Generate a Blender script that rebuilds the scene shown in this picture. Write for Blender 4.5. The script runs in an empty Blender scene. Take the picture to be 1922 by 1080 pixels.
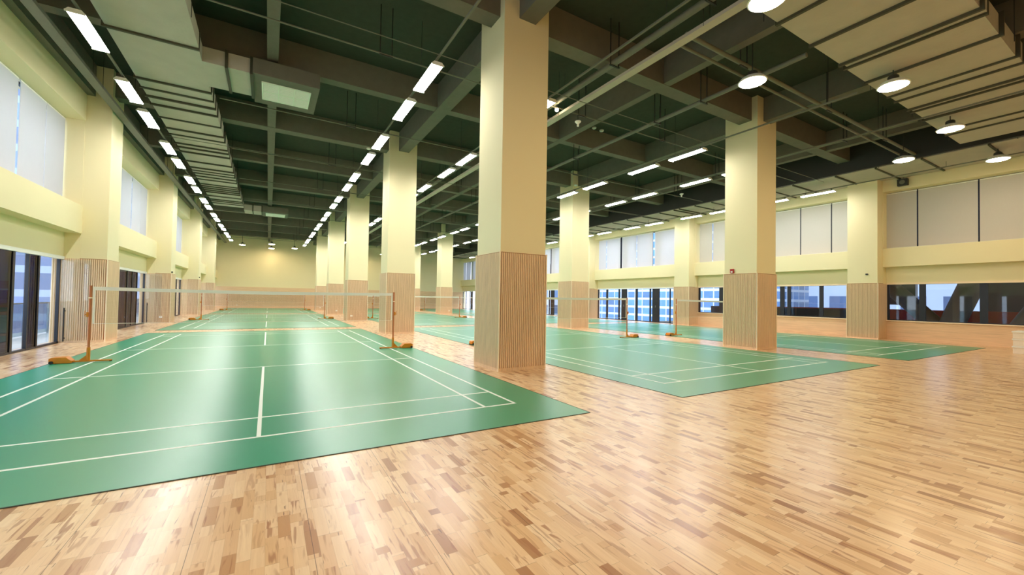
import bpy, math, random
from mathutils import Matrix, Vector
random.seed(7)
SC = bpy.context.scene
COL = SC.collection

# ------------------------------------------------------------------ camera
FPX = 769.09
cam_d = bpy.data.cameras.new('camera'); cam = bpy.data.objects.new('camera', cam_d); COL.objects.link(cam)
cam_d.sensor_fit = 'HORIZONTAL'; cam_d.sensor_width = 36.0; cam_d.lens = FPX / 1922 * 36.0
cam_d.shift_x = 11.6 / 1922; cam_d.shift_y = 5.62 / 1922
cam_d.clip_start = 0.05; cam_d.clip_end = 600
R_ = (0.86494029, -0.50157784, 0.01726183); U_ = (-0.02521654, -0.00908168, 0.99964076); F_ = (0.50124088, 0.86506485, 0.02050316)
m = Matrix(((R_[0], U_[0], -F_[0], 0.04767), (R_[1], U_[1], -F_[1], -4.82782), (R_[2], U_[2], -F_[2], 1.44318), (0, 0, 0, 1)))
cam.matrix_world = m
SC.camera = cam

# ------------------------------------------------------------------ world, exposure
W = bpy.data.worlds.new('overcast_sky'); SC.world = W; W.use_nodes = True
nt = W.node_tree; nt.nodes.clear()
o = nt.nodes.new('ShaderNodeOutputWorld'); b = nt.nodes.new('ShaderNodeBackground')
b.inputs[0].default_value = (0.76, 0.87, 1.0, 1); b.inputs[1].default_value = 4.2
nt.links.new(b.outputs[0], o.inputs[0])
LAMP = 60.0          # radiance of the ceiling battens
PEND = 78.0         # radiance of the round high-bay lamps
vs = SC.view_settings
vs.view_transform = 'Standard'; vs.look = 'None'; vs.gamma = 1; vs.use_curve_mapping = False
vs.exposure = 0.0
cy = SC.cycles
cy.use_denoising = True
cy.max_bounces = 8; cy.diffuse_bounces = 5; cy.glossy_bounces = 4; cy.transmission_bounces = 6; cy.transparent_max_bounces = 16
cy.caustics_reflective = False; cy.caustics_refractive = False; cy.sample_clamp_indirect = 8.0
cy.use_light_tree = True

# ------------------------------------------------------------------ materials
def lin(c):
    return tuple(((x / 255) / 12.92 if x / 255 <= 0.04045 else ((x / 255 + 0.055) / 1.055) ** 2.4) for x in c) + (1,)

def mat(name, rgb, rough=0.6, metal=0.0, spec=0.5, bump=0.0, bscale=40.0, vary=0.0, vscale=3.0, stretch=(1, 1, 1)):
    M = bpy.data.materials.new(name); M.use_nodes = True
    n = M.node_tree; p = n.nodes['Principled BSDF']
    p.inputs['Roughness'].default_value = rough; p.inputs['Metallic'].default_value = metal
    p.inputs['Specular IOR Level'].default_value = spec
    p.inputs['Base Color'].default_value = lin(rgb)
    tc = n.nodes.new('ShaderNodeTexCoord'); mp = n.nodes.new('ShaderNodeMapping'); mp.inputs['Scale'].default_value = stretch
    n.links.new(tc.outputs['Object'], mp.inputs[0])
    nz = n.nodes.new('ShaderNodeTexNoise'); nz.inputs['Scale'].default_value = vscale; nz.inputs['Detail'].default_value = 4
    n.links.new(mp.outputs[0], nz.inputs['Vector'])
    mx = n.nodes.new('ShaderNodeMix'); mx.data_type = 'RGBA'
    a = lin(rgb); mx.inputs['A'].default_value = tuple(x * (1 - vary) for x in a[:3]) + (1,); mx.inputs['B'].default_value = tuple(min(1, x * (1 + vary)) for x in a[:3]) + (1,)
    n.links.new(nz.outputs['Fac'], mx.inputs['Factor']); n.links.new(mx.outputs['Result'], p.inputs['Base Color'])
    if bump:
        nb = n.nodes.new('ShaderNodeTexNoise'); nb.inputs['Scale'].default_value = bscale
        n.links.new(mp.outputs[0], nb.inputs['Vector'])
        bp = n.nodes.new('ShaderNodeBump'); bp.inputs['Strength'].default_value = bump; bp.inputs['Distance'].default_value = 0.01
        n.links.new(nb.outputs['Fac'], bp.inputs['Height']); n.links.new(bp.outputs[0], p.inputs['Normal'])
    return M

def emit(name, rgb, strength):
    M = bpy.data.materials.new(name); M.use_nodes = True; n = M.node_tree; n.nodes.clear()
    o = n.nodes.new('ShaderNodeOutputMaterial'); e = n.nodes.new('ShaderNodeEmission')
    e.inputs[0].default_value = lin(rgb); e.inputs[1].default_value = strength
    n.links.new(e.outputs[0], o.inputs[0]); return M

def glass(name, tint=(235, 245, 250), refl=1.0):
    M = bpy.data.materials.new(name); M.use_nodes = True; n = M.node_tree; n.nodes.clear()
    o = n.nodes.new('ShaderNodeOutputMaterial'); t = n.nodes.new('ShaderNodeBsdfTransparent'); g = n.nodes.new('ShaderNodeBsdfGlossy')
    q = NB(n); ge = n.nodes.new('ShaderNodeNewGeometry'); vm = n.nodes.new('ShaderNodeVectorMath'); vm.operation = 'DOT_PRODUCT'
    n.links.new(ge.outputs['Incoming'], vm.inputs[0]); n.links.new(ge.outputs['Normal'], vm.inputs[1])
    fr = q.m('MULTIPLY_ADD', q.m('POWER', q.m('SUBTRACT', 1.0, q.m('ABSOLUTE', vm.outputs['Value'])), 5.0), 0.55, 0.035)
    g.inputs['Roughness'].default_value = 0.02; g.inputs[0].default_value = (refl, refl, refl, 1)
    t.inputs[0].default_value = lin(tint)
    mx = n.nodes.new('ShaderNodeMixShader')
    n.links.new(fr, mx.inputs[0]); n.links.new(t.outputs[0], mx.inputs[1]); n.links.new(g.outputs[0], mx.inputs[2]); n.links.new(mx.outputs[0], o.inputs[0])
    return M

def blind_mat(name, rgb, trans=0.55):
    M = bpy.data.materials.new(name); M.use_nodes = True; n = M.node_tree; n.nodes.clear()
    o = n.nodes.new('ShaderNodeOutputMaterial'); d = n.nodes.new('ShaderNodeBsdfDiffuse'); t = n.nodes.new('ShaderNodeBsdfTranslucent')
    tc = n.nodes.new('ShaderNodeTexCoord'); mp = n.nodes.new('ShaderNodeMapping'); mp.inputs['Scale'].default_value = (60, 60, 2)
    nz = n.nodes.new('ShaderNodeTexNoise'); nz.inputs['Scale'].default_value = 3
    n.links.new(tc.outputs['Object'], mp.inputs[0]); n.links.new(mp.outputs[0], nz.inputs['Vector'])
    mx = n.nodes.new('ShaderNodeMix'); mx.data_type = 'RGBA'; a = lin(rgb)
    mx.inputs['A'].default_value = tuple(x * .93 for x in a[:3]) + (1,); mx.inputs['B'].default_value = a
    n.links.new(nz.outputs['Fac'], mx.inputs['Factor']); n.links.new(mx.outputs['Result'], d.inputs[0])
    t.inputs[0].default_value = a
    s = n.nodes.new('ShaderNodeMixShader'); s.inputs[0].default_value = trans
    n.links.new(d.outputs[0], s.inputs[1]); n.links.new(t.outputs[0], s.inputs[2]); n.links.new(s.outputs[0], o.inputs[0])
    return M

class NB:
    """small helper for math node chains"""
    def __init__(s, tree): s.t = tree
    def m(s, op, a, b=None, c=None):
        n = s.t.nodes.new('ShaderNodeMath'); n.operation = op
        for i, v in enumerate((a, b, c)):
            if v is None: continue
            if isinstance(v, (int, float)): n.inputs[i].default_value = v
            else: s.t.links.new(v, n.inputs[i])
        return n.outputs[0]
    def comb(s, x, y, z=0.0):
        n = s.t.nodes.new('ShaderNodeCombineXYZ')
        for i, v in enumerate((x, y, z)):
            if isinstance(v, (int, float)): n.inputs[i].default_value = v
            else: s.t.links.new(v, n.inputs[i])
        return n.outputs[0]
    def white(s, vec, out='Value'):
        n = s.t.nodes.new('ShaderNodeTexWhiteNoise'); n.noise_dimensions = '3D'
        s.t.links.new(vec, n.inputs['Vector']); return n.outputs[out]
    def noise(s, vec, scale, detail=3, dist=0.0):
        n = s.t.nodes.new('ShaderNodeTexNoise'); n.inputs['Scale'].default_value = scale; n.inputs['Detail'].default_value = detail
        n.inputs['Distortion'].default_value = dist
        s.t.links.new(vec, n.inputs['Vector']); return n.outputs['Fac']
    def ramp(s, fac, stops):
        n = s.t.nodes.new('ShaderNodeValToRGB'); r = n.color_ramp
        while len(r.elements) < len(stops): r.elements.new(0.5)
        for e, (p, c) in zip(r.elements, stops): e.position = p; e.color = lin(c)
        s.t.links.new(fac, n.inputs[0]); return n.outputs[0]
    def mix(s, f, a, b, mode='MIX'):
        n = s.t.nodes.new('ShaderNodeMix'); n.data_type = 'RGBA'; n.blend_type = mode
        for k, v in (('Factor', f), ('A', a), ('B', b)):
            if isinstance(v, (int, float)): n.inputs[k].default_value = v
            elif isinstance(v, tuple): n.inputs[k].default_value = v
            else: s.t.links.new(v, n.inputs[k])
        return n.outputs['Result']

def floor_material():
    M = bpy.data.materials.new('maple_strip_floor'); M.use_nodes = True; t = M.node_tree; p = t.nodes['Principled BSDF']; q = NB(t)
    tc = t.nodes.new('ShaderNodeTexCoord'); sx = t.nodes.new('ShaderNodeSeparateXYZ'); t.links.new(tc.outputs['Object'], sx.inputs[0])
    x, y = sx.outputs[0], sx.outputs[1]
    wv = 0.068
    xs = q.m('DIVIDE', x, wv); row = q.m('FLOOR', xs); fx = q.m('FRACT', xs)
    r1 = q.white(q.comb(row, 3.1)); r2 = q.white(q.comb(row, 17.7))
    L = q.m('MULTIPLY_ADD', r2, 0.22, 0.30)
    ys = q.m('DIVIDE', q.m('MULTIPLY_ADD', r1, 7.0, y), L); seg = q.m('FLOOR', ys); fy = q.m('FRACT', ys)
    # split some staves in two so that the lengths differ
    cut = q.m('MULTIPLY_ADD', q.white(q.comb(row, seg, 9.0)), 0.9, 0.05)
    half = q.m('GREATER_THAN', fy, cut)
    rnd = q.white(q.comb(row, seg, half)); rnd2 = q.white(q.comb(row, seg, q.m('ADD', half, 5.0)))
    base = q.ramp(rnd, [(0.0, (250, 226, 188)), (0.20, (238, 204, 160)), (0.42, (248, 220, 178)), (0.60, (226, 188, 140)), (0.78, (238, 202, 156)), (0.90, (200, 154, 106)), (1.0, (156, 106, 66))])
    # grain along the stave, different in every stave
    gv = q.comb(q.m('MULTIPLY', x, 55.0), q.m('MULTIPLY_ADD', y, 3.0, q.m('MULTIPLY', rnd2, 50.0)), q.m('MULTIPLY', rnd, 30.0))
    g1 = q.noise(gv, 1.0, 4, 0.8)
    c1 = q.mix(q.m('MULTIPLY', g1, 0.42), base, lin((186, 134, 88)))
    # brown heartwood streaks that stop at the stave edge
    hv = q.comb(q.m('MULTIPLY', x, 24.0), q.m('MULTIPLY_ADD', y, 2.6, q.m('MULTIPLY', rnd2, 90.0)), q.m('MULTIPLY', rnd, 60.0))
    h = q.noise(hv, 1.0, 2, 0.9)
    hm = q.m('MULTIPLY', q.m('MINIMUM', q.m('MAXIMUM', q.m('MULTIPLY', q.m('SUBTRACT', h, 0.555), 12.0), 0.0), 1.0), q.m('MULTIPLY_ADD', rnd2, 0.65, 0.10))
    c2 = q.mix(hm, c1, lin((152, 86, 42)))
    hv2 = q.comb(q.m('MULTIPLY', x, 60.0), q.m('MULTIPLY_ADD', y, 4.5, q.m('MULTIPLY', rnd2, 40.0)), q.m('MULTIPLY', rnd, 80.0))
    dk = q.noise(hv2, 1.0, 2, 0.6)
    dm = q.m('MULTIPLY', q.m('MINIMUM', q.m('MAXIMUM', q.m('MULTIPLY', q.m('SUBTRACT', dk, 0.70), 20.0), 0.0), 1.0), 0.75)
    c3 = q.mix(dm, c2, lin((96, 42, 16)))
    # joints
    ex = q.m('LESS_THAN', q.m('MINIMUM', fx, q.m('SUBTRACT', 1.0, fx)), 0.008)
    panel = q.m('LESS_THAN', q.m('ABSOLUTE', q.m('SUBTRACT', q.m('FRACT', q.m('DIVIDE', x, wv * 9)), 0.5)), 0.003)
    ey = q.m('LESS_THAN', fy, 0.006)
    jm = q.m('MINIMUM', q.m('ADD', q.m('ADD', q.m('MULTIPLY', ex, 0.30), q.m('MULTIPLY', ey, 0.45)), q.m('MULTIPLY', panel, 0.8)), 1.0)
    c4 = q.mix(jm, c3, lin((92, 56, 34)))
    t.links.new(c4, p.inputs['Base Color'])
    p.inputs['Coat Weight'].default_value = 0.35; p.inputs['Coat Roughness'].default_value = 0.20
    rr = q.m('MULTIPLY_ADD', q.noise(tc.outputs['Object'], 1.7, 3), 0.08, 0.26)
    t.links.new(rr, p.inputs['Roughness'])
    bp = t.nodes.new('ShaderNodeBump'); bp.inputs['Strength'].default_value = 0.12; bp.inputs['Distance'].default_value = 0.002
    t.links.new(q.m('ADD', g1, q.m('MULTIPLY', rnd2, 0.6)), bp.inputs['Height']); t.links.new(bp.outputs[0], p.inputs['Normal'])
    return M

def veneer(name, rgb, vertical=False, rough=0.55):
    M = bpy.data.materials.new(name); M.use_nodes = True; t = M.node_tree; p = t.nodes['Principled BSDF']; q = NB(t)
    tc = t.nodes.new('ShaderNodeTexCoord'); mp = t.nodes.new('ShaderNodeMapping'); t.links.new(tc.outputs['Object'], mp.inputs[0])
    mp.inputs['Scale'].default_value = (34, 34, 1.6) if vertical else (1.0, 1.0, 26)
    n1 = q.noise(mp.outputs[0], 1.0, 5, 0.6); n2 = q.noise(mp.outputs[0], 4.0, 2, 0.0)
    a = tuple(int(v * 0.90) for v in rgb); b_ = tuple(min(255, int(v * 1.06)) for v in rgb)
    c = q.ramp(q.m('MULTIPLY_ADD', n2, 0.3, q.m('MULTIPLY', n1, 0.75)), [(0.25, a), (0.60, rgb), (0.85, b_)])
    t.links.new(c, p.inputs['Base Color']); p.inputs['Roughness'].default_value = rough; p.inputs['Specular IOR Level'].default_value = 0.3
    return M

def net_material():
    M = bpy.data.materials.new('fine_net_cord'); M.use_nodes = True; t = M.node_tree; t.nodes.clear(); q = NB(t)
    o = t.nodes.new('ShaderNodeOutputMaterial'); tr = t.nodes.new('ShaderNodeBsdfTransparent'); d = t.nodes.new('ShaderNodeBsdfDiffuse')
    d.inputs[0].default_value = lin((150, 100, 80))
    tc = t.nodes.new('ShaderNodeTexCoord'); sx = t.nodes.new('ShaderNodeSeparateXYZ'); t.links.new(tc.outputs['Object'], sx.inputs[0])
    a = q.m('LESS_THAN', q.m('FRACT', q.m('DIVIDE', sx.outputs[0], 0.02)), 0.07)
    c = q.m('LESS_THAN', q.m('FRACT', q.m('DIVIDE', sx.outputs[2], 0.02)), 0.07)
    f = q.m('MAXIMUM', a, c)
    mx = t.nodes.new('ShaderNodeMixShader'); t.links.new(f, mx.inputs[0]); t.links.new(tr.outputs[0], mx.inputs[1]); t.links.new(d.outputs[0], mx.inputs[2])
    t.links.new(mx.outputs[0], o.inputs[0]); return M

def facade_material(name, wall, win, fx, fz, wx=0.62, wz=0.55, stripe=None):
    M = bpy.data.materials.new(name); M.use_nodes = True; t = M.node_tree; p = t.nodes['Principled BSDF']; q = NB(t)
    tc = t.nodes.new('ShaderNodeTexCoord'); sx = t.nodes.new('ShaderNodeSeparateXYZ'); t.links.new(tc.outputs['Object'], sx.inputs[0])
    h = q.m('ADD', sx.outputs[0], sx.outputs[1])
    u = q.m('DIVIDE', h, fx); v = q.m('DIVIDE', sx.outputs[2], fz)
    a = q.m('LESS_THAN', q.m('FRACT', u), wx); c = q.m('LESS_THAN', q.m('FRACT', v), wz)
    f = q.m('MULTIPLY', a, c)
    r = q.white(q.comb(q.m('FLOOR', u), q.m('FLOOR', v), 2.0))
    wc = q.mix(r, lin(tuple(int(x * .75) for x in win)), lin(win))
    t.links.new(q.mix(f, lin(wall), wc), p.inputs['Base Color']); p.inputs['Roughness'].default_value = 0.5
    return M

M_floor = floor_material()
M_paint = mat('pale_yellow_paint', (238, 226, 184), 0.75, spec=0.25, bump=0.05, bscale=60, vary=0.02, vscale=1.2)
M_white = mat('white_painted_metal', (238, 238, 232), 0.45)
M_slab = mat('dark_sprayed_ceiling', (66, 70, 60), 0.9, spec=0.15, bump=0.4, bscale=30, vary=0.15, vscale=6)
M_beam = mat('dark_sprayed_beam', (116, 112, 100), 0.85, spec=0.2, bump=0.3, bscale=25, vary=0.12, vscale=5)
M_duct = mat('grey_duct_insulation', (190, 182, 170), 0.8, spec=0.25, bump=0.35, bscale=14, vary=0.10, vscale=3)
M_band = mat('dark_duct_flange', (70, 68, 52), 0.7, vary=0.1)
M_pipe = mat('grey_sprayed_pipe', (112, 112, 96), 0.6, vary=0.12, vscale=5)
M_dark = mat('dark_painted_steel', (44, 44, 40), 0.6, vary=0.1)
M_mat = mat('green_court_vinyl', (0, 150, 110), 0.33, spec=0.6, bump=0.03, bscale=180, vary=0.05, vscale=1.5)
M_mat.node_tree.nodes['Principled BSDF'].inputs['Coat Weight'].default_value = 0.4
M_mat.node_tree.nodes['Principled BSDF'].inputs['Coat Roughness'].default_value = 0.30
M_line = mat('white_line_paint', (240, 248, 240), 0.42, vary=0.01)
M_seam = mat('dark_mat_edge', (42, 60, 44), 0.6)
M_slat = veneer('wood_slat_cladding', (234, 202, 164), True)
M_slatback = veneer('slat_groove_backing', (166, 116, 72), True)  # groove shade put into this darker backing colour
M_panel = veneer('wood_wainscot_panel', (238, 202, 162), False)
M_cream = mat('cream_corner_trim', (250, 228, 196), 0.5, spec=0.4)
M_frame = mat('navy_black_window_frame', (24, 27, 40), 0.4, vary=0.1)
M_glass = glass('clear_window_glass', (250, 252, 254)); M_tint = glass('dark_tinted_glass', (70, 80, 120), 0.9)
M_blind = blind_mat('white_roller_blind', (232, 232, 240), 0.40)
M_blindl = blind_mat('bluish_roller_blind', (212, 214, 226), 0.13)
M_blind2 = blind_mat('grey_roller_blind', (214, 210, 204), 0.12)  # blinds with no sky behind them, their shade put into the colour
M_lamp = emit('led_batten_diffuser', (255, 252, 246), LAMP)
M_pend = emit('round_lamp_diffuser', (255, 228, 186), PEND)
M_post = mat('orange_post_paint', (206, 126, 22), 0.4, vary=0.06, vscale=8)
M_post2 = mat('red_brown_post_paint', (190, 108, 62), 0.45, vary=0.06, vscale=8)
M_tape = mat('white_net_tape', (236, 226, 214), 0.7, vary=0.02)
M_net = net_material()
M_rubber = mat('black_rubber', (30, 30, 30), 0.7)
M_grille = mat('white_air_grille', (244, 244, 240), 0.5)
M_box = mat('white_cardboard', (236, 226, 212), 0.8, vary=0.03)
M_red = mat('red_alarm_plastic', (170, 40, 24), 0.4)
M_steel = mat('brushed_steel', (150, 152, 156), 0.35, metal=0.9)
M_truss = mat('grey_truss_steel', (96, 92, 86), 0.6, vary=0.15, vscale=2)
M_redwall = mat('red_panel_cladding', (170, 56, 48), 0.7, vary=0.1)
M_conc = mat('pale_concrete', (170, 172, 176), 0.8, vary=0.08)
M_exdark = mat('dark_soffit_panel', (40, 38, 36), 0.8)
M_fac1 = facade_material('blue_glass_facade', (214, 226, 240), (104, 156, 216), 1.7, 1.45, 0.90, 0.74)
M_fac2 = facade_material('grey_apartment_facade', (150, 162, 184), (74, 96, 136), 3.4, 3.1, 0.62, 0.55)
M_fac3 = facade_material('pale_tower_facade', (196, 202, 212), (110, 136, 170), 2.6, 3.2, 0.7, 0.6)

# ------------------------------------------------------------------ mesh helpers
class MB:
    def __init__(s): s.v = []; s.f = []
    def box(s, x0, x1, y0, y1, z0, z1):
        b = len(s.v)
        if x0 > x1: x0, x1 = x1, x0
        if y0 > y1: y0, y1 = y1, y0
        s.v += [(x0, y0, z0), (x1, y0, z0), (x1, y1, z0), (x0, y1, z0), (x0, y0, z1), (x1, y0, z1), (x1, y1, z1), (x0, y1, z1)]
        s.f += [(b, b + 3, b + 2, b + 1), (b + 4, b + 5, b + 6, b + 7), (b, b + 1, b + 5, b + 4), (b + 1, b + 2, b + 6, b + 5), (b + 2, b + 3, b + 7, b + 6), (b + 3, b, b + 4, b + 7)]
        return s
    def cyl(s, p0, p1, r0, r1=None, n=12):
        r1 = r0 if r1 is None else r1
        p0 = Vector(p0); p1 = Vector(p1); d = (p1 - p0).normalized()
        a = d.orthogonal().normalized(); c = d.cross(a); b = len(s.v)
        for P, r in ((p0, r0), (p1, r1)):
            for i in range(n):
                t = 2 * math.pi * i / n; q = P + (a * math.cos(t) + c * math.sin(t)) * r; s.v.append(tuple(q))
        for i in range(n):
            j = (i + 1) % n; s.f.append((b + i, b + j, b + n + j, b + n + i))
        s.f.append(tuple(b + i for i in reversed(range(n)))); s.f.append(tuple(b + n + i for i in range(n)))
        return s
    def lathe(s, cx, cy_, prof, n=24):
        b = len(s.v); k = len(prof)
        for r, z in prof:
            for i in range(n):
                t = 2 * math.pi * i / n; s.v.append((cx + r * math.cos(t), cy_ + r * math.sin(t), z))
        for j in range(k - 1):
            for i in range(n):
                i2 = (i + 1) % n; s.f.append((b + j * n + i, b + j * n + i2, b + (j + 1) * n + i2, b + (j + 1) * n + i))
        s.f.append(tuple(b + i for i in reversed(range(n)))); s.f.append(tuple(b + (k - 1) * n + i for i in range(n)))
        return s
    def tube(s, pts, r, n=10):
        for a, b_ in zip(pts[:-1], pts[1:]): s.cyl(a, b_, r, n=n)
        return s
    def prism(s, poly, axis, a, b_):
        """poly of 2d points extruded along axis ('x','y' or 'z') from a to b"""
        k = len(s.v); n = len(poly)
        def P(u, v, w): return {'x': (w, u, v), 'y': (u, w, v), 'z': (u, v, w)}[axis]
        for w in (a, b_):
            for u, v in poly: s.v.append(P(u, v, w))
        s.f.append(tuple(k + i for i in range(n))); s.f.append(tuple(k + n + i for i in reversed(range(n))))
        for i in range(n):
            j = (i + 1) % n; s.f.append((k + i, k + n + i, k + n + j, k + j))
        return s

def obj(name, mb, material, parent=None, loc=(0, 0, 0), bevel=0.0, smooth=False):
    me = bpy.data.meshes.new(name)
    v = mb.v
    if loc != (0, 0, 0) and parent is None: v = [(a - loc[0], b - loc[1], c - loc[2]) for a, b, c in v]
    me.from_pydata(v, [], mb.f); me.materials.append(material); me.validate(); me.update()
    import bmesh
    bm = bmesh.new(); bm.from_mesh(me); bmesh.ops.recalc_face_normals(bm, faces=bm.faces)
    if bevel: bmesh.ops.bevel(bm, geom=[e for e in bm.edges if e.is_manifold and e.calc_face_angle(0) > 0.6], offset=bevel, segments=2, affect='EDGES', profile=0.7)
    bm.to_mesh(me); bm.free()
    if smooth:
        me.polygons.foreach_set('use_smooth', [True] * len(me.polygons))
        try: me.set_sharp_from_angle(angle=math.radians(40))
        except Exception: pass
    o = bpy.data.objects.new(name, me); COL.objects.link(o); o.location = loc
    if parent: o.parent = parent
    return o

def thing(name, label, cat, loc=(0, 0, 0), group=None, rz=0.0):
    o = bpy.data.objects.new(name, None); COL.objects.link(o); o.location = loc; o.rotation_euler = (0, 0, rz); o.empty_display_size = 0.2
    o['label'] = label; o['category'] = cat
    if group: o['group'] = group
    return o

def rods(name, pts, z0, z1, r_, parent):
    for x_, y_ in pts: obj(name, MB().cyl((x_, y_, z0), (x_, y_, z1), r_, n=6), M_dark, parent)

def tag(o, label, cat, group=None):
    o['label'] = label; o['category'] = cat
    if group: o['group'] = group
    return o

def struct(name, mb=None, material=None, label=None, loc=(0, 0, 0)):
    if mb is None:
        o = bpy.data.objects.new(name, None); COL.objects.link(o); o.location = loc
    else: o = obj(name, mb, material, None, loc)
    o['kind'] = 'structure'
    if label: o['label'] = label
    return o

def dup(root, loc, label=None, rz=None):
    r = root.copy(); COL.objects.link(r); r.location = loc
    if rz is not None: r.rotation_euler = (0, 0, rz)
    if label: r['label'] = label
    for ch in list(root.children):
        c = ch.copy(); COL.objects.link(c); c.parent = r
        for g in ch.children:
            d = g.copy(); COL.objects.link(d); d.parent = c
    return r

ORD = ['first', 'second', 'third', 'fourth', 'fifth', 'sixth', 'seventh', 'eighth', 'ninth', 'tenth', 'eleventh', 'twelfth', 'thirteenth', 'fourteenth', 'fifteenth', 'sixteenth', 'seventeenth', 'eighteenth']

# ------------------------------------------------------------------ grid of the hall
YB = 47.0; YF = -9.5
COLY = [2.25 + 9 * k for k in range(-1, 5)]        # near faces of the pillars
CD = 1.10
WT = 2.39                                          # wainscot height
CX = [0.0, 9.14, 18.28]                            # court centre lines
CY0 = [0.0, 16.25, 32.5]                           # near baselines
BEAMZ = 7.23; SLABZ = 7.98

# ------------------------------------------------------------------ shell
struct('floor', MB().box(-5.3, 23.6, YF, YB, -0.2, 0.0), M_floor)
struct('ceiling', MB().box(-5.3, 23.6, YF, YB, SLABZ, SLABZ + 0.25), M_slab)
struct('wall_back', MB().box(-5.3, 23.6, YB, YB + 0.25, 0, SLABZ), M_paint)
struct('wall_front', MB().box(-5.3, 23.6, YF - 0.25, YF, 0, SLABZ), M_paint)
o = struct('trim_1', MB().box(-5.0, 23.2, YB - 0.035, YB - 0.001, 0.0, WT - 0.14), M_panel)
o['label'] = 'wood veneer wainscot along the far end wall'

def side_wall(side):
    s = -1 if side == 'left' else 1
    X = lambda d: (-4.0 - d) if s < 0 else (22.3 + d)      # d = depth behind the pillar faces
    w = MB()
    w.box(X(0.93), X(1.30), YF, YB, 2.40, 3.09)            # recessed fascia above the lower openings
    w.box(X(0.58), X(1.30), YF, YB, 3.09, 3.88)            # projecting band between the window rows
    w.box(X(0.58), X(1.30), YF, YB, 6.33, 7.08)            # head above the upper windows
    for y in COLY: w.box(X(0.60), X(1.14), y + 0.02, y + CD - 0.02, 0, 7.08)
    if s > 0:                                              # sill walls of the two near bays
        for (a, b_) in ((YF, COLY[1]), (COLY[1] + CD, COLY[2])): w.box(X(0.93), X(1.30), a, b_, 0, 0.80)
    w.box(X(0.62), X(1.30), YF, COLY[0], 0, 7.08)
    struct('wall_' + side, w, M_paint)
    struct('ceiling_beam', MB().box(X(0.40), X(1.30), YF, YB, 7.08, SLABZ), M_beam)
    return X
XL = side_wall('left'); XR = side_wall('right')

# sill panels in wood on the right wall
for i, (a, b_) in enumerate(((YF, COLY[1]), (COLY[1] + CD, COLY[2]))):
    r = struct('baseboard_right', MB().box(XR(0.90), XR(0.93), a, b_, 0.0, 0.77), M_panel)
    obj('sill_board', MB().box(XR(0.84), XR(1.12), a, b_, 0.775, 0.815), M_cream, r)

struct('ceiling_beam', MB().box(20.20, 20.33, YF, YB, 6.80, SLABZ), M_dark)  # added dark strip hiding the duct side, deep shade put into its black
# beams
for bx, w_ in ((0.0, 0.24), (4.58, 0.40), (9.14, 0.24), (13.72, 0.40), (18.28, 0.24)):
    struct('ceiling_beam', MB().box(bx - w_ / 2, bx + w_ / 2, YF, YB, BEAMZ + (0 if w_ > .3 else .02), SLABZ), M_beam)
y = 2.66 - 9
j = 0
while y < YB:
    w_ = 0.40 if j % 2 == 0 else 0.30
    struct('ceiling_beam', MB().box(-4.6, 22.9, y - w_ / 2, y + w_ / 2, BEAMZ + (0.01 if j % 2 == 0 else 0.03), SLABZ), M_beam)
    y += 4.5; j += 1

# ------------------------------------------------------------------ pillars
def slats_face(mb, bk, x0, x1, y0, y1, nrm, z0=0.06, z1=WT - 0.02, pitch=0.0445, wd=0.030, dp=0.022):
    """vertical slats on one face; nrm in '-x','+x','-y','+y'"""
    if nrm in ('-y', '+y'):
        n = int((x1 - x0) / pitch); off = (x1 - x0 - n * pitch) / 2
        for i in range(n):
            a = x0 + off + i * pitch + (pitch - wd) / 2
            yy = y0 if nrm == '-y' else y1
            mb.box(a, a + wd, yy, yy - dp if nrm == '-y' else yy + dp, z0, z1)
    else:
        n = int((y1 - y0) / pitch); off = (y1 - y0 - n * pitch) / 2
        for i in range(n):
            a = y0 + off + i * pitch + (pitch - wd) / 2
            xx = x0 if nrm == '-x' else x1
            mb.box(xx, xx - dp if nrm == '-x' else xx + dp, a, a + wd, z0, z1)

def pillar(x0, y0, label, faces, w=1.15, x1=None):
    x1 = x0 + w if x1 is None else x1; y1 = y0 + CD
    r = struct('pillar', None, None, label, ((x0 + x1) / 2, (y0 + y1) / 2, 0))
    cx_, cy_ = (x0 + x1) / 2, (y0 + y1) / 2; X0, X1, Y0, Y1 = x0 - cx_, x1 - cx_, y0 - cy_, y1 - cy_
    obj('painted_shaft', MB().box(X0 + .03, X1 - .03, Y0 + .03, Y1 - .03, 0, SLABZ), M_paint, r)
    e = 0.022
    obj('cladding_backing', MB().box(X0 + e, X1 - e, Y0 + e, Y1 - e, 0.0, WT - 0.005), M_slatback, r)
    mb = MB()
    for f in faces: slats_face(mb, None, X0 + e, X1 - e, Y0 + e, Y1 - e, f)
    obj('slat_cladding', mb, M_slat, r)
    t = MB()
    c = 0.026
    for cxn, cyn in ((X0, Y0), (X1 - c, Y0), (X0, Y1 - c), (X1 - c, Y1 - c)): obj('corner_trim', MB().box(cxn, cxn + c, cyn, cyn + c, 0, WT + .004), M_cream, r)
    s = MB(); k = 0.004
    s.box(X0 + k, X1 - k, Y0 + k, Y0 + e, 0, .06); s.box(X0 + k, X1 - k, Y1 - e, Y1 - k, 0, .06); s.box(X0 + k, X0 + e, Y0 + k, Y1 - k, 0, .06); s.box(X1 - e, X1 - k, Y0 + k, Y1 - k, 0, .06)
    obj('plinth', s, M_slat, r)
    return r
where = ['nearest the camera', 'second from the camera', 'third from the camera', 'fourth from the camera', 'farthest from the camera']
for k in range(5):
    y0 = COLY[k + 1]
    pillar(4.0, y0, 'freestanding pale yellow pillar with slatted wood base between first and middle courts, ' + where[k], ('-x', '-y', '+x'))
    pillar(13.15, y0, 'freestanding pale yellow pillar with slatted wood base between middle and outer courts, ' + where[k], ('-x', '-y'))
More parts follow.
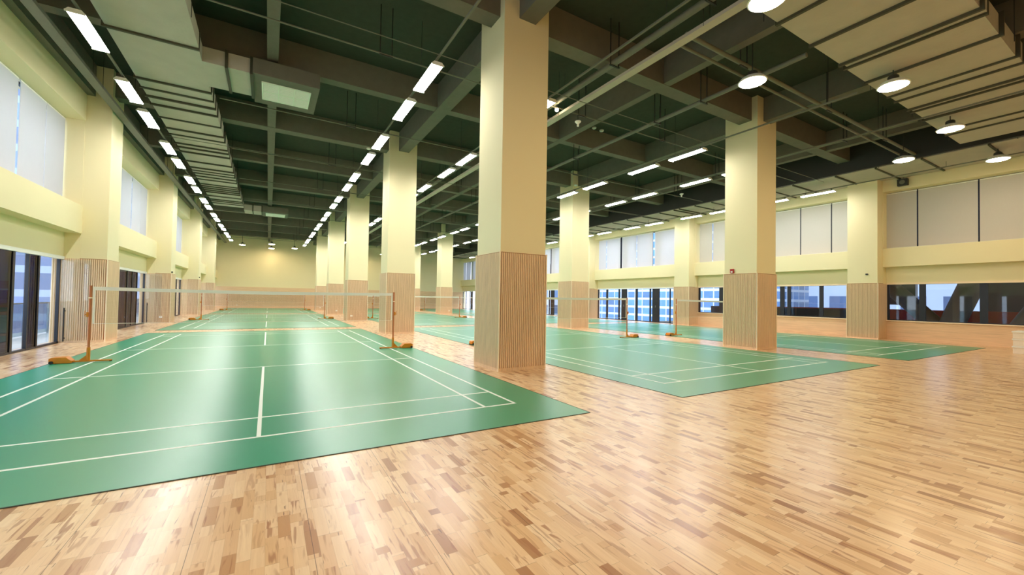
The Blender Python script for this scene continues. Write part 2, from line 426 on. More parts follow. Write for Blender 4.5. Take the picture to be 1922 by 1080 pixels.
for k in range(6):
    y0 = COLY[k]
    d = 'behind the camera' if k == 0 else where[k - 1]
    pillar(-5.15, y0, 'pale yellow wall pillar with slatted base beside the glass doors, ' + d, ('-y', '+x'), x1=-4.0)
    pillar(22.3, y0, 'pale yellow wall pillar with wood base on the sill window side, ' + d, ('-x', '-y'), x1=23.45)

# ------------------------------------------------------------------ windows
win_n = [0]
def window_root(loc, label):
    win_n[0] += 1
    return struct('window_%d' % win_n[0], None, None, label, loc)
FR = [(0.0, .05), (0.93, 1.10), (2.24, 2.36), (2.55, 3.07), (3.92, 4.10), (5.2, 5.3), (5.45, 6.02), (6.86, 6.92)]   # frame spans, measured from the far end
def door_bay(X, s, ya, yb, label, spans, tinted=(), n=None):
    """floor to ceiling glazed bay at depth .97 behind pillar faces"""
    r = window_root((X(0.99), (ya + yb) / 2, 0), label); ox, oy = X(0.99), (ya + yb) / 2
    L = yb - ya
    f = MB(); f.box(-.03, .03, -L / 2, L / 2, 0, .05); f.box(-.03, .03, -L / 2, L / 2, 2.34, 2.40)
    for a, b_ in spans: f.box(-.035, .035, yb - b_ - oy, yb - a - oy, 0.02, 2.37)
    obj('frame', f, M_frame, r)
    g = MB(); g.box(-.006, .006, -L / 2, L / 2, .05, 2.34)
    obj('glass', g, M_glass, r)
    for a, b_ in tinted:
        obj('tinted_pane', MB().box(-.02, .02, yb - b_ - oy, yb - a - oy, .05, 2.34), M_tint, r)
    # handles on the wide leaves
    h = MB()
    for a, b_ in spans:
        if b_ - a > .4: h.box(-s * .035, -s * .06, yb - (a + b_) / 2 - .02 - oy, yb - (a + b_) / 2 + .02 - oy, 1.02, 1.16)
    if h.v: obj('handle', h, M_steel, r)
    hb = MB(); hb.box(-s * .0, -s * .09, -L / 2, L / 2, 2.33, 2.42)
    obj('blind_cassette', hb, M_white, r)
    return r
def sill_bay(X, s, ya, yb, label, mulls):
    ox, oy = X(0.99), (ya + yb) / 2; L = yb - ya
    r = window_root((ox, oy, 0), label)
    f = MB(); f.box(-.03, .03, -L / 2, L / 2, .80, .85); f.box(-.03, .03, -L / 2, L / 2, 2.34, 2.40)
    for a, b_ in mulls: f.box(-.035, .035, a - oy, b_ - oy, .82, 2.37)
    obj('frame', f, M_frame, r)
    obj('glass', MB().box(-.006, .006, -L / 2, L / 2, .84, 2.35), M_glass, r)
    obj('blind_cassette', MB().box(-s * .0, -s * .09, -L / 2, L / 2, 2.345, 2.42), M_cream, r)
    return r
def upper_window(X, s, ya, yb, label, mulls):
    ox, oy = X(1.14), (ya + yb) / 2; L = yb - ya
    r = window_root((ox, oy, 0), label)
    f = MB(); f.box(-.03, .03, -L / 2, L / 2, 3.88, 3.93); f.box(-.03, .03, -L / 2, L / 2, 6.27, 6.33)
    for a, b_ in mulls: f.box(-.035, .035, a - oy, b_ - oy, 3.9, 6.3)
    obj('frame', f, M_frame, r)
    obj('glass', MB().box(-.006, .006, -L / 2, L / 2, 3.92, 6.28), M_glass, r)
    return r

def roller_blind(X, s, a, b_, label, m_, z0=3.90, z1=6.31, group=None):
    ox, oy = X(0.99), (a + b_) / 2; L = b_ - a
    r = thing('roller_blind', label, 'roller blind', (ox, oy, 0), group)
    obj('fabric', MB().box(-.004, .004, -L / 2, L / 2, z0 + .03, z1 - .04), m_, r)
    obj('roller', MB().cyl((s * .02, -L / 2, z1 - .035), (s * .02, L / 2, z1 - .035), .03, n=12), M_white, r, smooth=True)
    obj('bottom_bar', MB().box(-.010, .010, -L / 2, L / 2, z0, z0 + .03), M_white, r)
    return r

bayname = ['bay behind the camera', 'nearest bay', 'second bay', 'third bay', 'fourth bay', 'far end bay']
bays = [(COLY[k] + CD, COLY[k + 1]) for k in range(5)] + [(COLY[5] + CD, YB)]
# left wall: five glazed door bays and five upper windows
for i, (a, b_) in enumerate(bays):
    if i == 0: spans = [(0, .05), (2, 2.1), (4, 4.1), (6, 6.1)]; tint = []
    elif i == 1: spans = [(.05, .09), (1.22, 1.30), (1.72, 1.78), (2.40, 2.50), (4.0, 4.1), (5.4, 5.9)]; tint = [(1.30, 1.72), (2.5, 4.0)]
    elif i == 2: spans = [(.03, .07), (1.28, 1.34), (2.00, 2.08), (2.66, 2.80), (3.9, 4.0), (5.4, 5.9)]; tint = [(1.34, 2.00), (2.08, 2.66), (2.8, 3.9)]
    else: spans = [(.03, .07), (1.28, 1.5), (2.3, 2.9), (3.9, 4.0), (5.4, 5.9)]; tint = [(1.5, 2.3)]
    door_bay(XL, -1, a, b_, 'glazed door bay with dark blue frames in the glass door wall, ' + bayname[i], spans, tint)
    if b_ - a > 7.5:
        upper_window(XL, -1, a, b_, 'upper window above the glass doors, ' + bayname[i], [(b_ - .05, b_), (b_ - 1.18, b_ - 1.08), (b_ - 2.52, b_ - 2.46), (b_ - 4.2, b_ - 4.1), (b_ - 5.9, b_ - 5.8)])
        cuts = [(b_ - 1.11, b_ - .02, 'far end strip'), (b_ - 2.40, b_ - 1.14, 'strip next to the far end one'), (b_ - 5.2, b_ - 2.50, 'wide strip'), (a + .02, b_ - 5.24, 'near end strip')]
        for p_, q_, nm in cuts:
            if i == 0: continue
            roller_blind(XL, -1, p_, q_, 'pale roller blind above glass doors, %s, %s' % (bayname[i], nm), M_blindl)
# right wall
for i, (a, b_) in enumerate(bays):
    if i == 1:
        sill_bay(XR, 1, a, b_, 'ribbon window above wood sill wall, between first and second wall pillars', [(3.35, 3.42), (4.62, 4.78), (6.05, 6.2), (6.35, 6.55), (8.6, 8.7), (9.62, 9.90), (11.15, 11.25)])
    elif i == 0:
        sill_bay(XR, 1, -6.0, 2.25, 'long ribbon window with a view of steel tubes and a red wall', [(2.18, 2.25), (1.05, 1.24), (-.62, -.42), (-2.6, -2.4), (-4.6, -4.4), (-6, -5.95)])
    elif i < 5 or True:
        sp = [(x_, y_) for x_, y_ in FR] if b_ - a > 7 else [(1.0, 1.1), (2.2, 2.7), (4.0, 4.1)]
        door_bay(XR, 1, a, b_, 'floor to ceiling glazed bay with dark frames on the outer side, ' + bayname[i], sp)
    if b_ - a > 7.5:
        if i >= 2:
            upper_window(XR, 1, a, b_, 'upper window in the outer side wall, ' + bayname[i], [(b_ - 1.0, b_ - .93), (b_ - 2.4, b_ - 2.22), (b_ - 3.07, b_ - 2.62), (b_ - 4.07, b_ - 3.9), (b_ - 5.3, b_ - 5.15), (b_ - 6.1, b_ - 5.6)])
            cuts = [(b_ - .86, b_ - .02), (b_ - 2.36, b_ - .91), (b_ - 3.95, b_ - 2.54), (b_ - 5.42, b_ - 4.0), (a + .02, b_ - 5.60)]
            mm = M_blind
        elif i == 1:
            upper_window(XR, 1, a, b_, 'upper window with grey blinds between first and second wall pillars', [(5.55, 5.65), (4.25, 4.35), (10.3, 10.4), (7.0, 7.1), (8.6, 8.7)])
            cuts = [(3.60, 4.27), (4.32, 5.58), (5.63, 7.05), (7.09, 8.65), (8.69, 10.33), (10.37, 11.2)]; mm = M_blind2
        else:
            upper_window(XR, 1, -6.0, 2.25, 'upper window with wide grey blinds above the view of steel tubes', [(1.24, 1.34), (-.46, -.36), (-2.3, -2.2), (-4.2, -4.1)])
            cuts = [(1.315, 2.36), (-.385, 1.265), (-2.25, -.435), (-4.15, -2.3)]; mm = M_blind2
        for q, (p_, q_) in enumerate(cuts):
            roller_blind(XR, 1, p_, q_, '%s roller blind, outer wall, %s, %s strip from its near end' % ('white' if mm is M_blind else 'grey', ['nearest window', 'next window', 'third window', 'fourth window', 'fifth window', 'last window'][i], ORD[sorted(cuts).index((p_, q_))]), mm)

# open glass door leaves standing against the pillars of the left wall, with long bar handles
for i in (1, 2):
    yy = COLY[i + 1] - 0.07
    r = thing('glass_door_leaf', 'open glass door leaf with long bar handle by the %s pillar' % ('first wall' if i == 1 else 'second wall'), 'glass door', (-4.93, yy, 0))
    obj('pane', MB().box(0.0, .60, -.006, .006, 0.005, 2.33), M_glass, r)
    h = MB().cyl((.10, -.06, .05), (.10, -.06, .98), .016, n=10)
    h.cyl((.10, -.06, .14), (.10, 0.0, .14), .018); h.cyl((.10, -.06, .90), (.10, 0.0, .90), .018)
    obj('bar_handle', h, M_rubber, r, smooth=True)

# ------------------------------------------------------------------ balcony and surroundings
bal = struct('balcony_floor', MB().box(-7.4, -5.3, YF, YB, -0.25, -0.02), M_conc)
r = thing('balustrade', 'glass balustrade with steel posts on the balcony outside the glass doors', 'balustrade', (-6.6, 18, 0))
posts_mb = []
obj('glass_panel', MB().box(-.006, .006, -27, 29, .02, 1.02), glass('balustrade_glass', (200, 215, 220)), r)
obj('top_rail', MB().box(-.025, .025, -27, 29, 1.02, 1.06), M_steel, r)
yy = -16.0
while yy < 28.9:
    obj('post', MB().box(.02, .06, yy - .02, yy + .02, -.02, 1.05), M_steel, r); yy += 1.5
struct('street_ground', MB().box(-160, 220, -120, 220, -24.3, -24.0), M_conc)
def building(x0, x1, y0, y1, z1, m_, label, extra=None):
    r = thing('building', label, 'building', ((x0 + x1) / 2, (y0 + y1) / 2, -24))
    hx, hy = (x1 - x0) / 2, (y1 - y0) / 2
    obj('facade', MB().box(-hx, hx, -hy, hy, 0, z1 + 24), m_, r)
    obj('parapet', MB().box(-hx - .2, hx + .2, -hy - .2, hy + .2, z1 + 24, z1 + 25), M_conc, r)
    return r
building(58, 80, 26, 62, 14, M_fac1, 'blue glass office block outside the floor to ceiling windows')
building(62, 78, 4, 22, 12, M_fac2, 'grey apartment block behind the steel tubes')
building(66, 82, -30, 0, 12, M_fac2, 'grey building seen beyond the red wall')
building(52, 66, 66, 90, 8, M_fac3, 'pale tower at the far end of the street')
building(-75, -12, 74, 92, 34, facade_material('lilac_glass_facade', (150, 166, 196), (112, 136, 180), 2.4, 3.2, .8, .7), 'wide lilac glass building seen past the balcony')  # added building, dims the sky seen through the glass doors
building(-70, -50, 30, 60, 4, M_fac3, 'pale tower block beyond the balcony')
# dark overhang and steel truss outside the near right bay
struct('ceiling_overhang', MB().box(23.7, 33, -9, 11.2, 3.7, 3.9).box(32.6, 33, -9, 11.2, 3.9, 8.5), M_exdark)
r = thing('steel_truss', 'large grey steel tube truss outside the long ribbon window', 'truss', (26, 0, 0))
obj('tube', MB().cyl((0, .05, 3.2), (0, 1.0, .45), .40, n=24), M_truss, r, smooth=True)
obj('tube', MB().cyl((.1, 3.2, 2.6), (.1, 1.1, .2), .34, n=24), M_truss, r, smooth=True)
obj('tube', MB().cyl((0, -.9, .3), (0, -2.4, 3.2), .40, n=24), M_truss, r, smooth=True)
obj('tube', MB().cyl((.1, 3.6, 3.1), (.1, -6.0, 3.1), .34, n=24), M_truss, r, smooth=True)
obj('tube', MB().cyl((.1, 5.0, .05), (.1, -7.0, .05), .40, n=24), M_truss, r, smooth=True)
tag(obj('red_wall', MB().box(28.0, 28.3, -9, 11, -.4, 1.25), M_redwall), 'low red panel wall behind the steel tubes', 'wall panel')
tag(obj('dark_screen_wall', MB().box(33.2, 33.6, -9, 1.2, -4, 7), mat('dark_grey_screen', (74, 72, 78), .7, vary=.15)), 'dark grey screen wall behind the right part of the steel truss', 'wall panel')
tag(obj('dark_screen_wall', MB().box(33.2, 33.6, 4.0, 5.4, 1.5, 7), bpy.data.materials['dark_grey_screen']), 'narrow dark grey screen wall hanging over the red wall', 'wall panel')
struct('terrace_floor', MB().box(23.7, 33, -9, 20, -.5, -.3), M_exdark)
tag(obj('parapet_wall', MB().box(24.6, 24.8, 3.4, 11.3, -.4, 1.22), M_exdark), 'dark low parapet outside the ribbon window with the sky view', 'parapet')

# ------------------------------------------------------------------ court mats with lines
def line_mesh():
    L = MB(); w = .04; z0, z1 = .0045, .0062
    def bx(a, b_, c, d): L.box(a, b_, c, d, z0, z1)
    hw = 3.05
    for s in (-1, 1):
        bx(min(s * hw, s * (hw - w)), max(s * hw, s * (hw - w)), 0, 13.4)
        bx(min(s * 2.59, s * 2.55), max(s * 2.59, s * 2.55), 0, 13.4)
    for y_ in (0, .76, 4.68, 8.68, 12.60, 13.36): bx(-hw, hw, y_, y_ + w)
    bx(-.02, .02, 0, 4.72); bx(-.02, .02, 8.68, 13.4)
    return L
colname = ['in the glass door row', 'in the middle row', 'in the sill window row']
mname = ['nearest', 'second', 'farthest']
proto = None
for ci, cx_ in enumerate(CX):
    for k, y0 in enumerate(CY0):
        lab = 'green badminton court mat, %s one %s' % (mname[k], colname[ci])
        if proto is None:
            proto = thing('court_mat', lab, 'court mat', (cx_, y0, 0), 'green badminton court mats')
            obj('vinyl_sheet', MB().box(-3.65, 3.65, -.80, 14.20, 0.0, .005), M_mat, proto)
            obj('court_lines', line_mesh(), M_line, proto)
            e = MB(); t_ = .012
            e.box(-3.66, 3.66, -.812, -.80, 0, .006); e.box(-3.66, 3.66, 14.2, 14.212, 0, .006); e.box(-3.662, -3.65, -.8, 14.2, 0, .006); e.box(3.65, 3.662, -.8, 14.2, 0, .006)
            obj('edge_strip', e, M_seam, proto)
        else: dup(proto, (cx_, y0, 0), lab)

# ------------------------------------------------------------------ net posts and nets
def make_post():
    r = thing('net_post', '', 'net post', (0, 0, 0), 'badminton net posts')
    # +x is the outward side
    obj('upper_tube', MB().cyl((0, 0, .28), (0, 0, 1.55), .021, n=16).cyl((0, 0, 1.55), (0, 0, 1.565), .026, n=16), M_post2, r, smooth=True)
    obj('lower_sleeve', MB().cyl((0, 0, .03), (0, 0, .30), .030, n=16), M_post, r, smooth=True)
    obj('base_bar', MB().box(-.36, .30, -.030, .030, .012, .040).prism([(-.03, .04), (.14, .04), (-.03, .20)], 'y', -.008, .008), M_post, r, bevel=.004)
    wgt = MB().prism([(.22, .006), (.52, .006), (.54, .03), (.54, .105), (.50, .125), (.30, .125), (.22, .05)], 'y', -.10, .10)
    obj('weight_box', wgt, M_post, r, bevel=.008)
    f = MB().cyl((-.34, 0, .002), (-.34, 0, .03), .022, n=10)
    obj('rubber_foot', f, M_rubber, r)
    for sy in (-.118, .118): obj('wheel', MB().cyl((.50, sy - .015, .03), (.50, sy + .015, .03), .03, n=14), M_rubber, r)
    h = MB().box(.012, .05, -.022, .022, .92, 1.02).cyl((.05, 0, .97), (.075, 0, .97), .012, n=8).box(.07, .08, -.006, .006, .93, 1.05)
    obj('winch', h, M_post, r, bevel=.003)
    obj('collar', MB().cyl((0, 0, 1.30), (0, 0, 1.325), .030, n=14), M_cream, r)
    return r
postP = None; netP = None
for ci, cx_ in enumerate(CX):
    for k, y0 in enumerate(CY0):
        yn = y0 + 6.70
        for s in (-1, 1):
            side = ('on the inner side' if s > 1 else ('toward the glass doors' if s < 0 else 'toward the sill windows'))
            lab = 'orange net post %s of the %s court %s' % (side, mname[k], colname[ci])
            if postP is None: postP = make_post(); p_ = postP; p_.location = (cx_ + s * 3.10, yn, .0062); p_['label'] = lab; p_.rotation_euler = (0, 0, math.pi if s < 0 else 0)
            else: dup(postP, (cx_ + s * 3.10, yn, .0062), lab, math.pi if s < 0 else 0)
        lab = 'badminton net with white tape on the %s court %s' % (mname[k], colname[ci])
        if netP is None:
            netP = thing('badminton_net', lab, 'net', (cx_, yn, 0), 'badminton nets')
            nb_ = MB(); n_ = 24
            # slightly sagging top tape
            for i in range(n_):
                xa = -3.06 + 6.12 * i / n_; xb = -3.06 + 6.12 * (i + 1) / n_
                za = 1.55 - .026 * (1 - (xa / 3.06) ** 2); zb = 1.55 - .026 * (1 - (xb / 3.06) ** 2)
                nb_.prism([(xa, za - .072), (xb, zb - .072), (xb, zb), (xa, za)], 'y', -.006, .006)
            obj('top_tape', nb_, M_tape, netP)
            mm_ = MB(); b0 = len(mm_.v)
            mm_.v += [(-3.04, 0, .79), (3.04, 0, .79), (3.04, 0, 1.47), (-3.04, 0, 1.47)]; mm_.f.append((0, 1, 2, 3))
            obj('mesh', mm_, M_net, netP)
            obj('bottom_cord', MB().cyl((-3.05, 0, .79), (3.05, 0, .79), .004, n=6), M_tape, netP)
            for q in (-3.045, 3.045): obj('side_tape', MB().box(q - .015, q + .015, -.005, .005, .79, 1.48), M_tape, netP)
        else: dup(netP, (cx_, yn, 0), lab)

# ------------------------------------------------------------------ linear lights
def make_batten():
    r = thing('linear_light', '', 'ceiling light', (0, 0, 0), 'linear ceiling lights')
    obj('housing', MB().prism([(-.13, 0), (.13, 0), (.085, .05), (-.085, .05)], 'y', -.66, .66), M_white, r)
    pr = [(.125 * math.cos(math.pi * i / 8), -.026 * math.sin(math.pi * i / 8)) for i in range(9)]
    obj('diffuser', MB().prism(pr, 'y', -.64, .64), M_lamp, r)
    for q in (-.655, .655): obj('end_cap', MB().box(-.135, .135, q - .012, q + .012, -.03, .0), M_white, r)
    for q in (-.5, .5): obj('bracket', MB().box(-.02, .02, q - .02, q + .02, .05, .12), M_dark, r)
    return r
bat = None
rows = [(-3.04, 'row beside the glass door wall'), (3.04, 'row before the inner pillars'), (6.05, 'row behind the inner pillars'),
        (12.15, 'row before the outer pillars'), (15.25, 'row behind the outer pillars'), (21.3, 'row along the sill window wall')]
LY = []
for k in range(9): LY += [4.02 + 4.5 * k, 5.88 + 4.5 * k]
LY = LY[:17]
LZ = 6.40
for x_, nm in rows:
    for i, y_ in enumerate(LY):
        lab = '%s linear light from the near end, %s' % (ORD[i], nm)
        if bat is None: bat = make_batten(); bat.location = (x_, y_, LZ); bat['label'] = lab
        else: dup(bat, (x_, y_, LZ), lab)
    rl = thing('light_rail', 'thin grey suspension rail of the light ' + nm, 'light rail', (x_, 0, LZ + .12))
    obj('rail', MB().box(-.02, .02, -6.0 if abs(x_ - 12.15) > .1 else -.6, 40.9, 0, .035), M_pipe, rl)
    top = (SLABZ if x_ < 20 else 6.735) - LZ - .12
    rods('hanger_rod', [(0, -4.5 + 4.5 * i) for i in range(0 if abs(x_ - 12.15) > .1 else 1, 10)], .03, top, .006, rl)

# ------------------------------------------------------------------ round lamps
def make_round():
    r = thing('round_high_bay_lamp', '', 'round lamp', (0, 0, 0), 'round high bay lamps')
    obj('shade', MB().lathe(0, 0, [(.275, 0), (.29, .012), (.23, .09), (.13, .13), (.11, .14)], 28), M_white, r, smooth=True)
    obj('diffuser', MB().lathe(0, 0, [(.12, -.035), (.22, -.020), (.265, -.001)], 28), M_pend, r, smooth=True)
    obj('driver', MB().lathe(0, 0, [(.10, .14), (.10, .22), (.07, .25)], 20), M_dark, r, smooth=True)
    return r
def stem(r, top): obj('stem', MB().cyl((0, 0, .25), (0, 0, top - 6.4), .012, n=8), M_dark, r)
rd = None
spots = [(9.33, .31, 'above the near end of the middle court row'), (7.0, -1.21, 'near the camera, inner side of the middle row'), (12.15, -1.25, 'near the camera, outer side of the middle row'),
         (16.43, -1.19, 'in front of the outer row, inner side'), (18.65, .41, 'above the near end of the outer court row'), (21.1, -1.26, 'by the wide grey blinds'),
         (-2.32, 43.9, 'before the end wall, glass door side of the first row'), (2.35, 44.0, 'before the end wall, pillar side of the first row'), (.22, 41.4, 'far end of the first row, nearer of the pair'), (.22, 45.6, 'far end of the first row, closest to the wall'),
         (3.6, -5.2, 'behind the camera, inner side'), (7.9, -5.2, 'behind the camera, in the middle'), (12.8, -5.2, 'behind the camera, outer side'), (17.2, -5.2, 'behind the camera by the outer wall'), (-1.0, -5.2, 'behind the camera on the glass door side'),  # unseen lamps added as fill for the near end
         (-1.2, -2.6, 'over the corridor by the glass doors'), (2.3, -2.6, 'over the corridor, near the camera'),  # also unseen overhead, added to brighten the foreground
         (11.5, 43.9, 'before the end wall, outer side of the middle row'), (6.9, 43.9, 'before the end wall, inner side of the middle row'), (9.3, 45.6, 'at the far end of the middle row')]
for x_, y_, nm in spots:
    lab = 'lit round lamp ' + nm
    if rd is None: rd = make_round(); rd.location = (x_, y_, 6.4); rd['label'] = lab; rl_ = rd
    else: rl_ = dup(rd0, (x_, y_, 6.4), lab)
    if rl_ is rd: rd0 = make_round()
    stem(rl_, 6.77 if (x_ > 7.6 and -2.7 < y_ < -.8) else SLABZ)
for ch in list(rd0.children): bpy.data.objects.remove(ch)
bpy.data.objects.remove(rd0)

# ------------------------------------------------------------------ ducts
def duct_y(x0, x1, ya, yb, z0, z1, joints, label):
    r = thing('air_duct', label, 'air duct', ((x0 + x1) / 2, (ya + yb) / 2, z0)); cx_, cy_ = (x0 + x1) / 2, (ya + yb) / 2; h = z1 - z0; hx = (x1 - x0) / 2
    js = [ya] + sorted(joints) + [yb]
    b = MB(); rnd = random.Random(3)
    for a, c in zip(js[:-1], js[1:]):
        t_ = rnd.uniform(-.02, .02); b.box(-hx + t_, hx + t_, a + .02 - cy_, c - .02 - cy_, rnd.uniform(-.012, .012), h)
    obj('insulated_body', b, M_duct, r)
    for jn in joints:
        obj('joint_flange', MB().box(-hx - .03, hx + .03, jn - .03 - cy_, jn + .03 - cy_, -.045, h + .03), M_band, r)
    rods('hanger_rod', [(sx, ya + .8 + 3.4 * i - cy_) for i in range(int((yb - ya) / 3.4)) for sx in (-hx - .05, hx + .05)], -.03, SLABZ - z0, .007, r)
    return r
rn = random.Random(11)
jl = [-3.0, -.6, 1.5, 3.0, 4.4, 6.25, 8.5]
yy = 8.5
while yy < 24.3:
    yy += rn.choice([.45, .95, 1.25, .55]); jl.append(round(yy, 2))
duct_y(-2.94, -1.42, -6.0, 25.3, 6.80, 7.15, [j_ for j_ in jl if j_ < 25], 'wide grey insulated air duct under the ceiling beside the glass door wall')
jr = []; yy = -5.5
while yy < 45.5:
    jr.append(round(yy, 2)); yy += rn.choice([1.3, .35, 1.0, 1.6])
duct_y(20.38, 22.80, -6.0, 46.4, 6.79, 7.06, jr[:60], 'wide grey insulated air duct along the outer wall above the blinds')
# cross duct over the near corridor, running across the hall
r = thing('air_duct', 'broad tan insulated air duct crossing the near corridor under the ceiling', 'air duct', (14.4, -1.77, 6.8))
xj = [8.33, 9.62, 10.95, 11.2, 12.32, 13.65, 14.12, 15.0, 15.25, 16.2, 17.6, 18.2]
ed = [7.5] + xj + [19.6]
b = MB(); rnd = random.Random(5)
for a, c in zip(ed[:-1], ed[1:]):
    t_ = rnd.uniform(-.03, .03); b.box(a + .02 - 14.4, c - .02 - 14.4, -1.03 + t_, 1.05 + t_, rnd.uniform(-.015, .01), .40)
obj('insulated_body', b, M_duct, r)
for x_ in xj: obj('joint_flange', MB().box(x_ - .03 - 14.4, x_ + .03 - 14.4, -1.07, 1.09, -.05, .43), M_band, r)
rods('hanger_rod', [(x_ - 14.4, sy) for x_ in (8.0, 10.4, 12.8, 15.6, 18.8) for sy in (-1.12, 1.14)], -.04, SLABZ - 6.8, .007, r)
# ceiling air units fed from the left duct
def air_unit(yc, label):
    r = thing('ceiling_air_unit', label, 'air conditioner', (0.33, yc, 6.78))
    obj('casing', MB().box(-.74, .74, -.86, .88, 0, .38), M_beam, r, bevel=.01)
    obj('supply_branch', MB().box(-1.74, -.75, -.78, .55, .01, .36), M_duct, r)
    obj('joint_flange', MB().box(-.80, -.73, -.82, .60, -.03, .40), M_band, r); obj('joint_flange', MB().box(-1.30, -1.24, -.82, .60, -.03, .40), M_band, r)
    g = MB(); g.box(-.56, .56, -.52, -.49, -.03, 0).box(-.56, .56, .49, .52, -.03, 0).box(-.56, -.53, -.5, .5, -.03, 0).box(.53, .56, -.5, .5, -.03, 0).box(-.19, -.17, -.5, .5, -.03, 0).box(.17, .19, -.5, .5, -.03, 0).box(-.55, .55, -.012, .012, -.03, 0)
    gr = obj('grille_frame', g, mat('bright_grille_frame', (236, 244, 232), .5), r)
    l = MB()
    for i in range(20): l.box(-.54, .54, -.49 + i * .05, -.465 + i * .05, -.02, -.005)
    l.box(-.54, .54, -.5, .5, -.006, 0)
    obj('grille_louvre', l, M_grille, gr)
    return r
air_unit(7.55, 'grey ceiling air unit with white grille above the nearest court by the glass doors')
air_unit(26.6, 'grey ceiling air unit with white grille above the second court by the glass doors')

# ------------------------------------------------------------------ trays and pipes
def pipe(name, label, cat, pts, r_, m_, hang=None, loc=None):
    loc = loc or pts[0]
    t = thing(name, label, cat, loc)
    P = [tuple(a - b_ for a, b_ in zip(p_, loc)) for p_ in pts]
    obj('pipe_run', MB().tube(P, r_, 10), m_, t, smooth=True)
    if hang:
        for (x_, y_) in hang:
            h = MB(); a_, b_ = x_ - loc[0], y_ - loc[1]; zt = SLABZ - loc[2]
            for dx in (-.13, .13): h.box(a_ + dx - .01, a_ + dx + .01, b_ - .01, b_ + .01, -r_ - .02, zt)
            h.box(a_ - .15, a_ + .15, b_ - .02, b_ + .02, -r_ - .02, -r_)
            obj('hanger', h, M_dark, t)
    return t
tr = thing('cable_tray', 'pale metal cable tray running along the top of the glass door wall', 'cable tray', (-3.88, 8, 6.70))
obj('tray', MB().box(-.09, .09, -14, 38, 0, .01).box(-.10, -.09, -14, 38, 0, .08).box(.09, .10, -14, 38, 0, .08), M_pipe, tr)
rods('hanger_rod', [(sx, -12 + 4.5 * i) for i in range(11) for sx in (-.1, .1)], 0, SLABZ - 6.7, .006, tr)
tr = thing('cable_tray', 'pale metal cable tray over the middle court row beside the large pipe', 'cable tray', (7.20, 8, 6.72))
obj('tray', MB().box(-.09, .09, -8.9, 30, 0, .01).box(-.10, -.09, -8.9, 30, 0, .07).box(.09, .10, -8.9, 30, 0, .07), M_duct, tr)
rods('hanger_rod', [(sx, -8 + 4.5 * i) for i in range(9) for sx in (-.1, .1)], 0, SLABZ - 6.72, .006, tr)
pipe('water_pipe', 'large grey pipe over the middle court row with clamps', 'pipe', [(6.88, -2.0, 6.98), (6.88, 38, 6.98)], .075, M_pipe, [(6.88, y_) for y_ in (-.3, 2.1, 5, 8.5, 13, 17, 22, 27)])
pipe('water_pipe', 'dark slim pipe along the centre of the middle court row', 'pipe', [(9.92, -.5, 6.80), (9.92, 40, 6.80)], .055, M_pipe, [(9.92, y_) for y_ in (1.9, 3.4, 7.1, 11.4, 16, 20.5, 25)])
pipe('water_pipe', 'grey pipe crossing from the tray toward the round lamp, front one', 'pipe', [(7.34, .55, 6.95), (20.2, .55, 6.95)], .05, M_pipe, [(9.4, .55), (13.6, .55), (17.5, .55)])
pipe('water_pipe', 'grey pipe crossing from the tray toward the round lamp, rear one', 'pipe', [(7.34, .85, 6.95), (20.2, .85, 6.95)], .035, M_pipe)
pipe('water_pipe', 'grey pipe running along the outer court row beyond the near pillar', 'pipe', [(16.9, -.4, 7.07), (16.9, 30, 7.07)], .05, M_pipe, [(16.9, y_) for y_ in (1.4, 6, 10.5, 15)])
k = 0
while 4.43 + 4.5 * k < 44:
    y_ = 4.43 + 4.5 * k
    pipe('sprinkler_pipe', 'thin sprinkler pipe across the hall, %s from the near end' % ORD[k], 'pipe', [(-1.25 if y_ < 25 else -3.6, y_, 6.88), (20.19, y_, 6.88)], .018, M_pipe, [(2.2, y_), (7.9, y_ ), (11.4, y_), (18.0, y_)])
    k += 1
for k in range(5):
    y_ = 3.0 + 9 * k
    z_ = 6.60
    pipe('conduit', 'thin pale conduit across the hall, %s from the near end' % ORD[k], 'conduit', [(-3.04, y_ + .35, z_), (20.19, y_ + .35, z_)], .010, M_pipe)

# sprinkler heads / detectors
det = None
for x_, y_, nm in ((10.54, 6.84, 'above the middle court row, inner of the close pair'), (10.95, 6.87, 'above the middle court row, outer of the close pair'), (13.28, 11.18, 'near the second pillar of the outer line'), (18.26, 6.77, 'above the outer court row'), (.77, 20.6, 'above the second court by the glass doors'), (3.3, 11.66, 'near the second inner pillar')):
    if det is None:
        det = thing('smoke_detector', 'small white round smoke detector ' + nm, 'smoke detector', (x_, y_, SLABZ if abs(y_ - 11.2) > .1 else BEAMZ + .0), 'smoke detectors')
        obj('body', MB().lathe(0, 0, [(.055, -.055), (.08, -.04), (.085, 0)], 18), M_white, det, smooth=True)
    else:
        dup(det, (x_, y_, SLABZ if not (nm.startswith('near the second')) else BEAMZ + .01), 'small white round smoke detector ' + nm)
for x_, y_, nm in ((7.75, 4.43, 'below the tray of the middle court row'), (17.2, 8.0, 'over the outer court row')):
    s_ = thing('track_spotlight', 'small white downlight hanging ' + nm, 'spotlight', (x_, y_, 6.62))
    obj('body', MB().lathe(0, 0, [(.03, -.10), (.035, -.02), (.09, .03), (.09, .05)], 16), M_white, s_, smooth=True)
    obj('stem', MB().cyl((0, 0, .05), (0, 0, .22 if y_ < 5 else SLABZ - 6.62), .01, n=6), M_dark, s_)
s_ = thing('track_spotlight', 'small lit spotlight beside the first pillar under the large pipe', 'spotlight', (6.88, 4.3, 6.765))
obj('bulb', MB().lathe(0, 0, [(.02, -.07), (.05, -.04), (.05, 0)], 14), M_pend, s_, smooth=True)
obj('stem', MB().cyl((0, 0, 0), (0, 0, .14), .01, n=6), M_dark, s_)

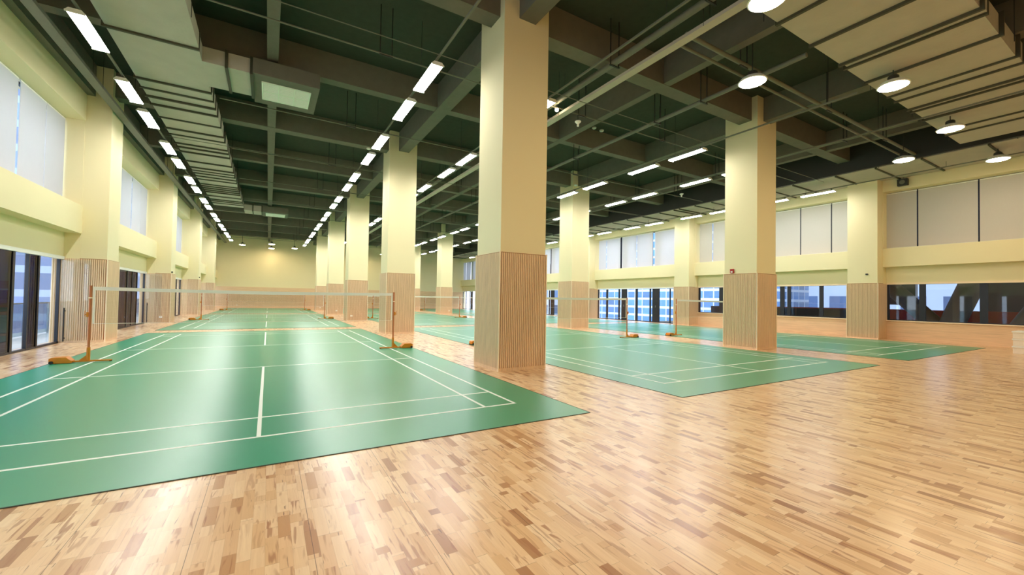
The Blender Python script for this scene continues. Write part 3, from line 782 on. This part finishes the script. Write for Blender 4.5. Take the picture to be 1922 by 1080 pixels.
# ------------------------------------------------------------------ small fittings
a = thing('fire_alarm', 'small red fire alarm on the near outer freestanding pillar', 'fire alarm', (13.18, 3.05, 2.48))
obj('body', MB().box(-.05, 0, -.06, .06, -.07, .07), M_red, a, bevel=.006); obj('call_button', MB().box(-.056, -.05, -.03, .03, -.05, .0), M_white, a)
tag(obj('motion_sensor', MB().box(22.26, 22.33, 2.59, 2.66, 2.74, 2.80), M_dark), 'tiny black sensor on the nearest outer wall pillar', 'sensor')
sp = thing('wall_speaker', 'black speaker box on the outer wall above the grey blinds', 'speaker', (22.88, 1.6, 6.58))
obj('cabinet', MB().box(-.18, 0, -.16, .16, -.14, .14), M_dark, sp, bevel=.01); obj('cone', MB().cyl((-.185, 0, 0), (-.178, 0, 0), .09, n=18), M_pipe, sp)
for y_, z_, nm in ((20.40, 2.42, 'second'), (29.5, 2.5, 'third')):
    tag(obj('motion_sensor', MB().box(-4.03, -3.97, y_ - .03, y_ + .03, z_, z_ + .07), M_dark), 'tiny black sensor on the %s wall pillar of the glass door side' % nm, 'sensor')
sk = None
for x_, y_, nm in ((-4.35, 20.25, 'at the foot of the second glass door side pillar'), (4.25, 20.25, 'at the foot of the third inner pillar'), (4.65, 29.25, 'at the foot of the fourth inner pillar'), (4.4, 38.25, 'at the foot of the last inner pillar'), (14.0, 29.25, 'at the foot of the fourth outer pillar'), (-2.8, 46.99, 'low on the far end wall')):
    if sk is None:
        sk = thing('wall_socket', 'small white wall socket ' + nm, 'socket', (x_, y_, .26), 'white wall sockets')
        obj('plate', MB().box(-.06, .06, -.008, .0, 0, .09), M_white, sk); obj('outlet', MB().box(-.03, .03, -.012, -.008, .02, .07), M_cream, sk)
    else: dup(sk, (x_, y_ - (.035 if y_ > 46 else 0), .26), 'small white wall socket ' + nm)
for i in range(3):
    dx = .03 * (i == 1)
    bxr = thing('storage_box', 'white cardboard box by the outer wall, %s of the stack' % ['lowest', 'middle', 'topmost'][i], 'box', (20.76 + dx, -2.06, .235 * i), 'white boxes stacked by the outer wall')
    obj('carton', MB().box(-.42, .42, -.40, .40, 0.001,   .195), M_box, bxr, bevel=.01)
    obj('lid', MB().box(-.44, .44, -.42, .42,   .190, .234), M_white, bxr, bevel=.008)
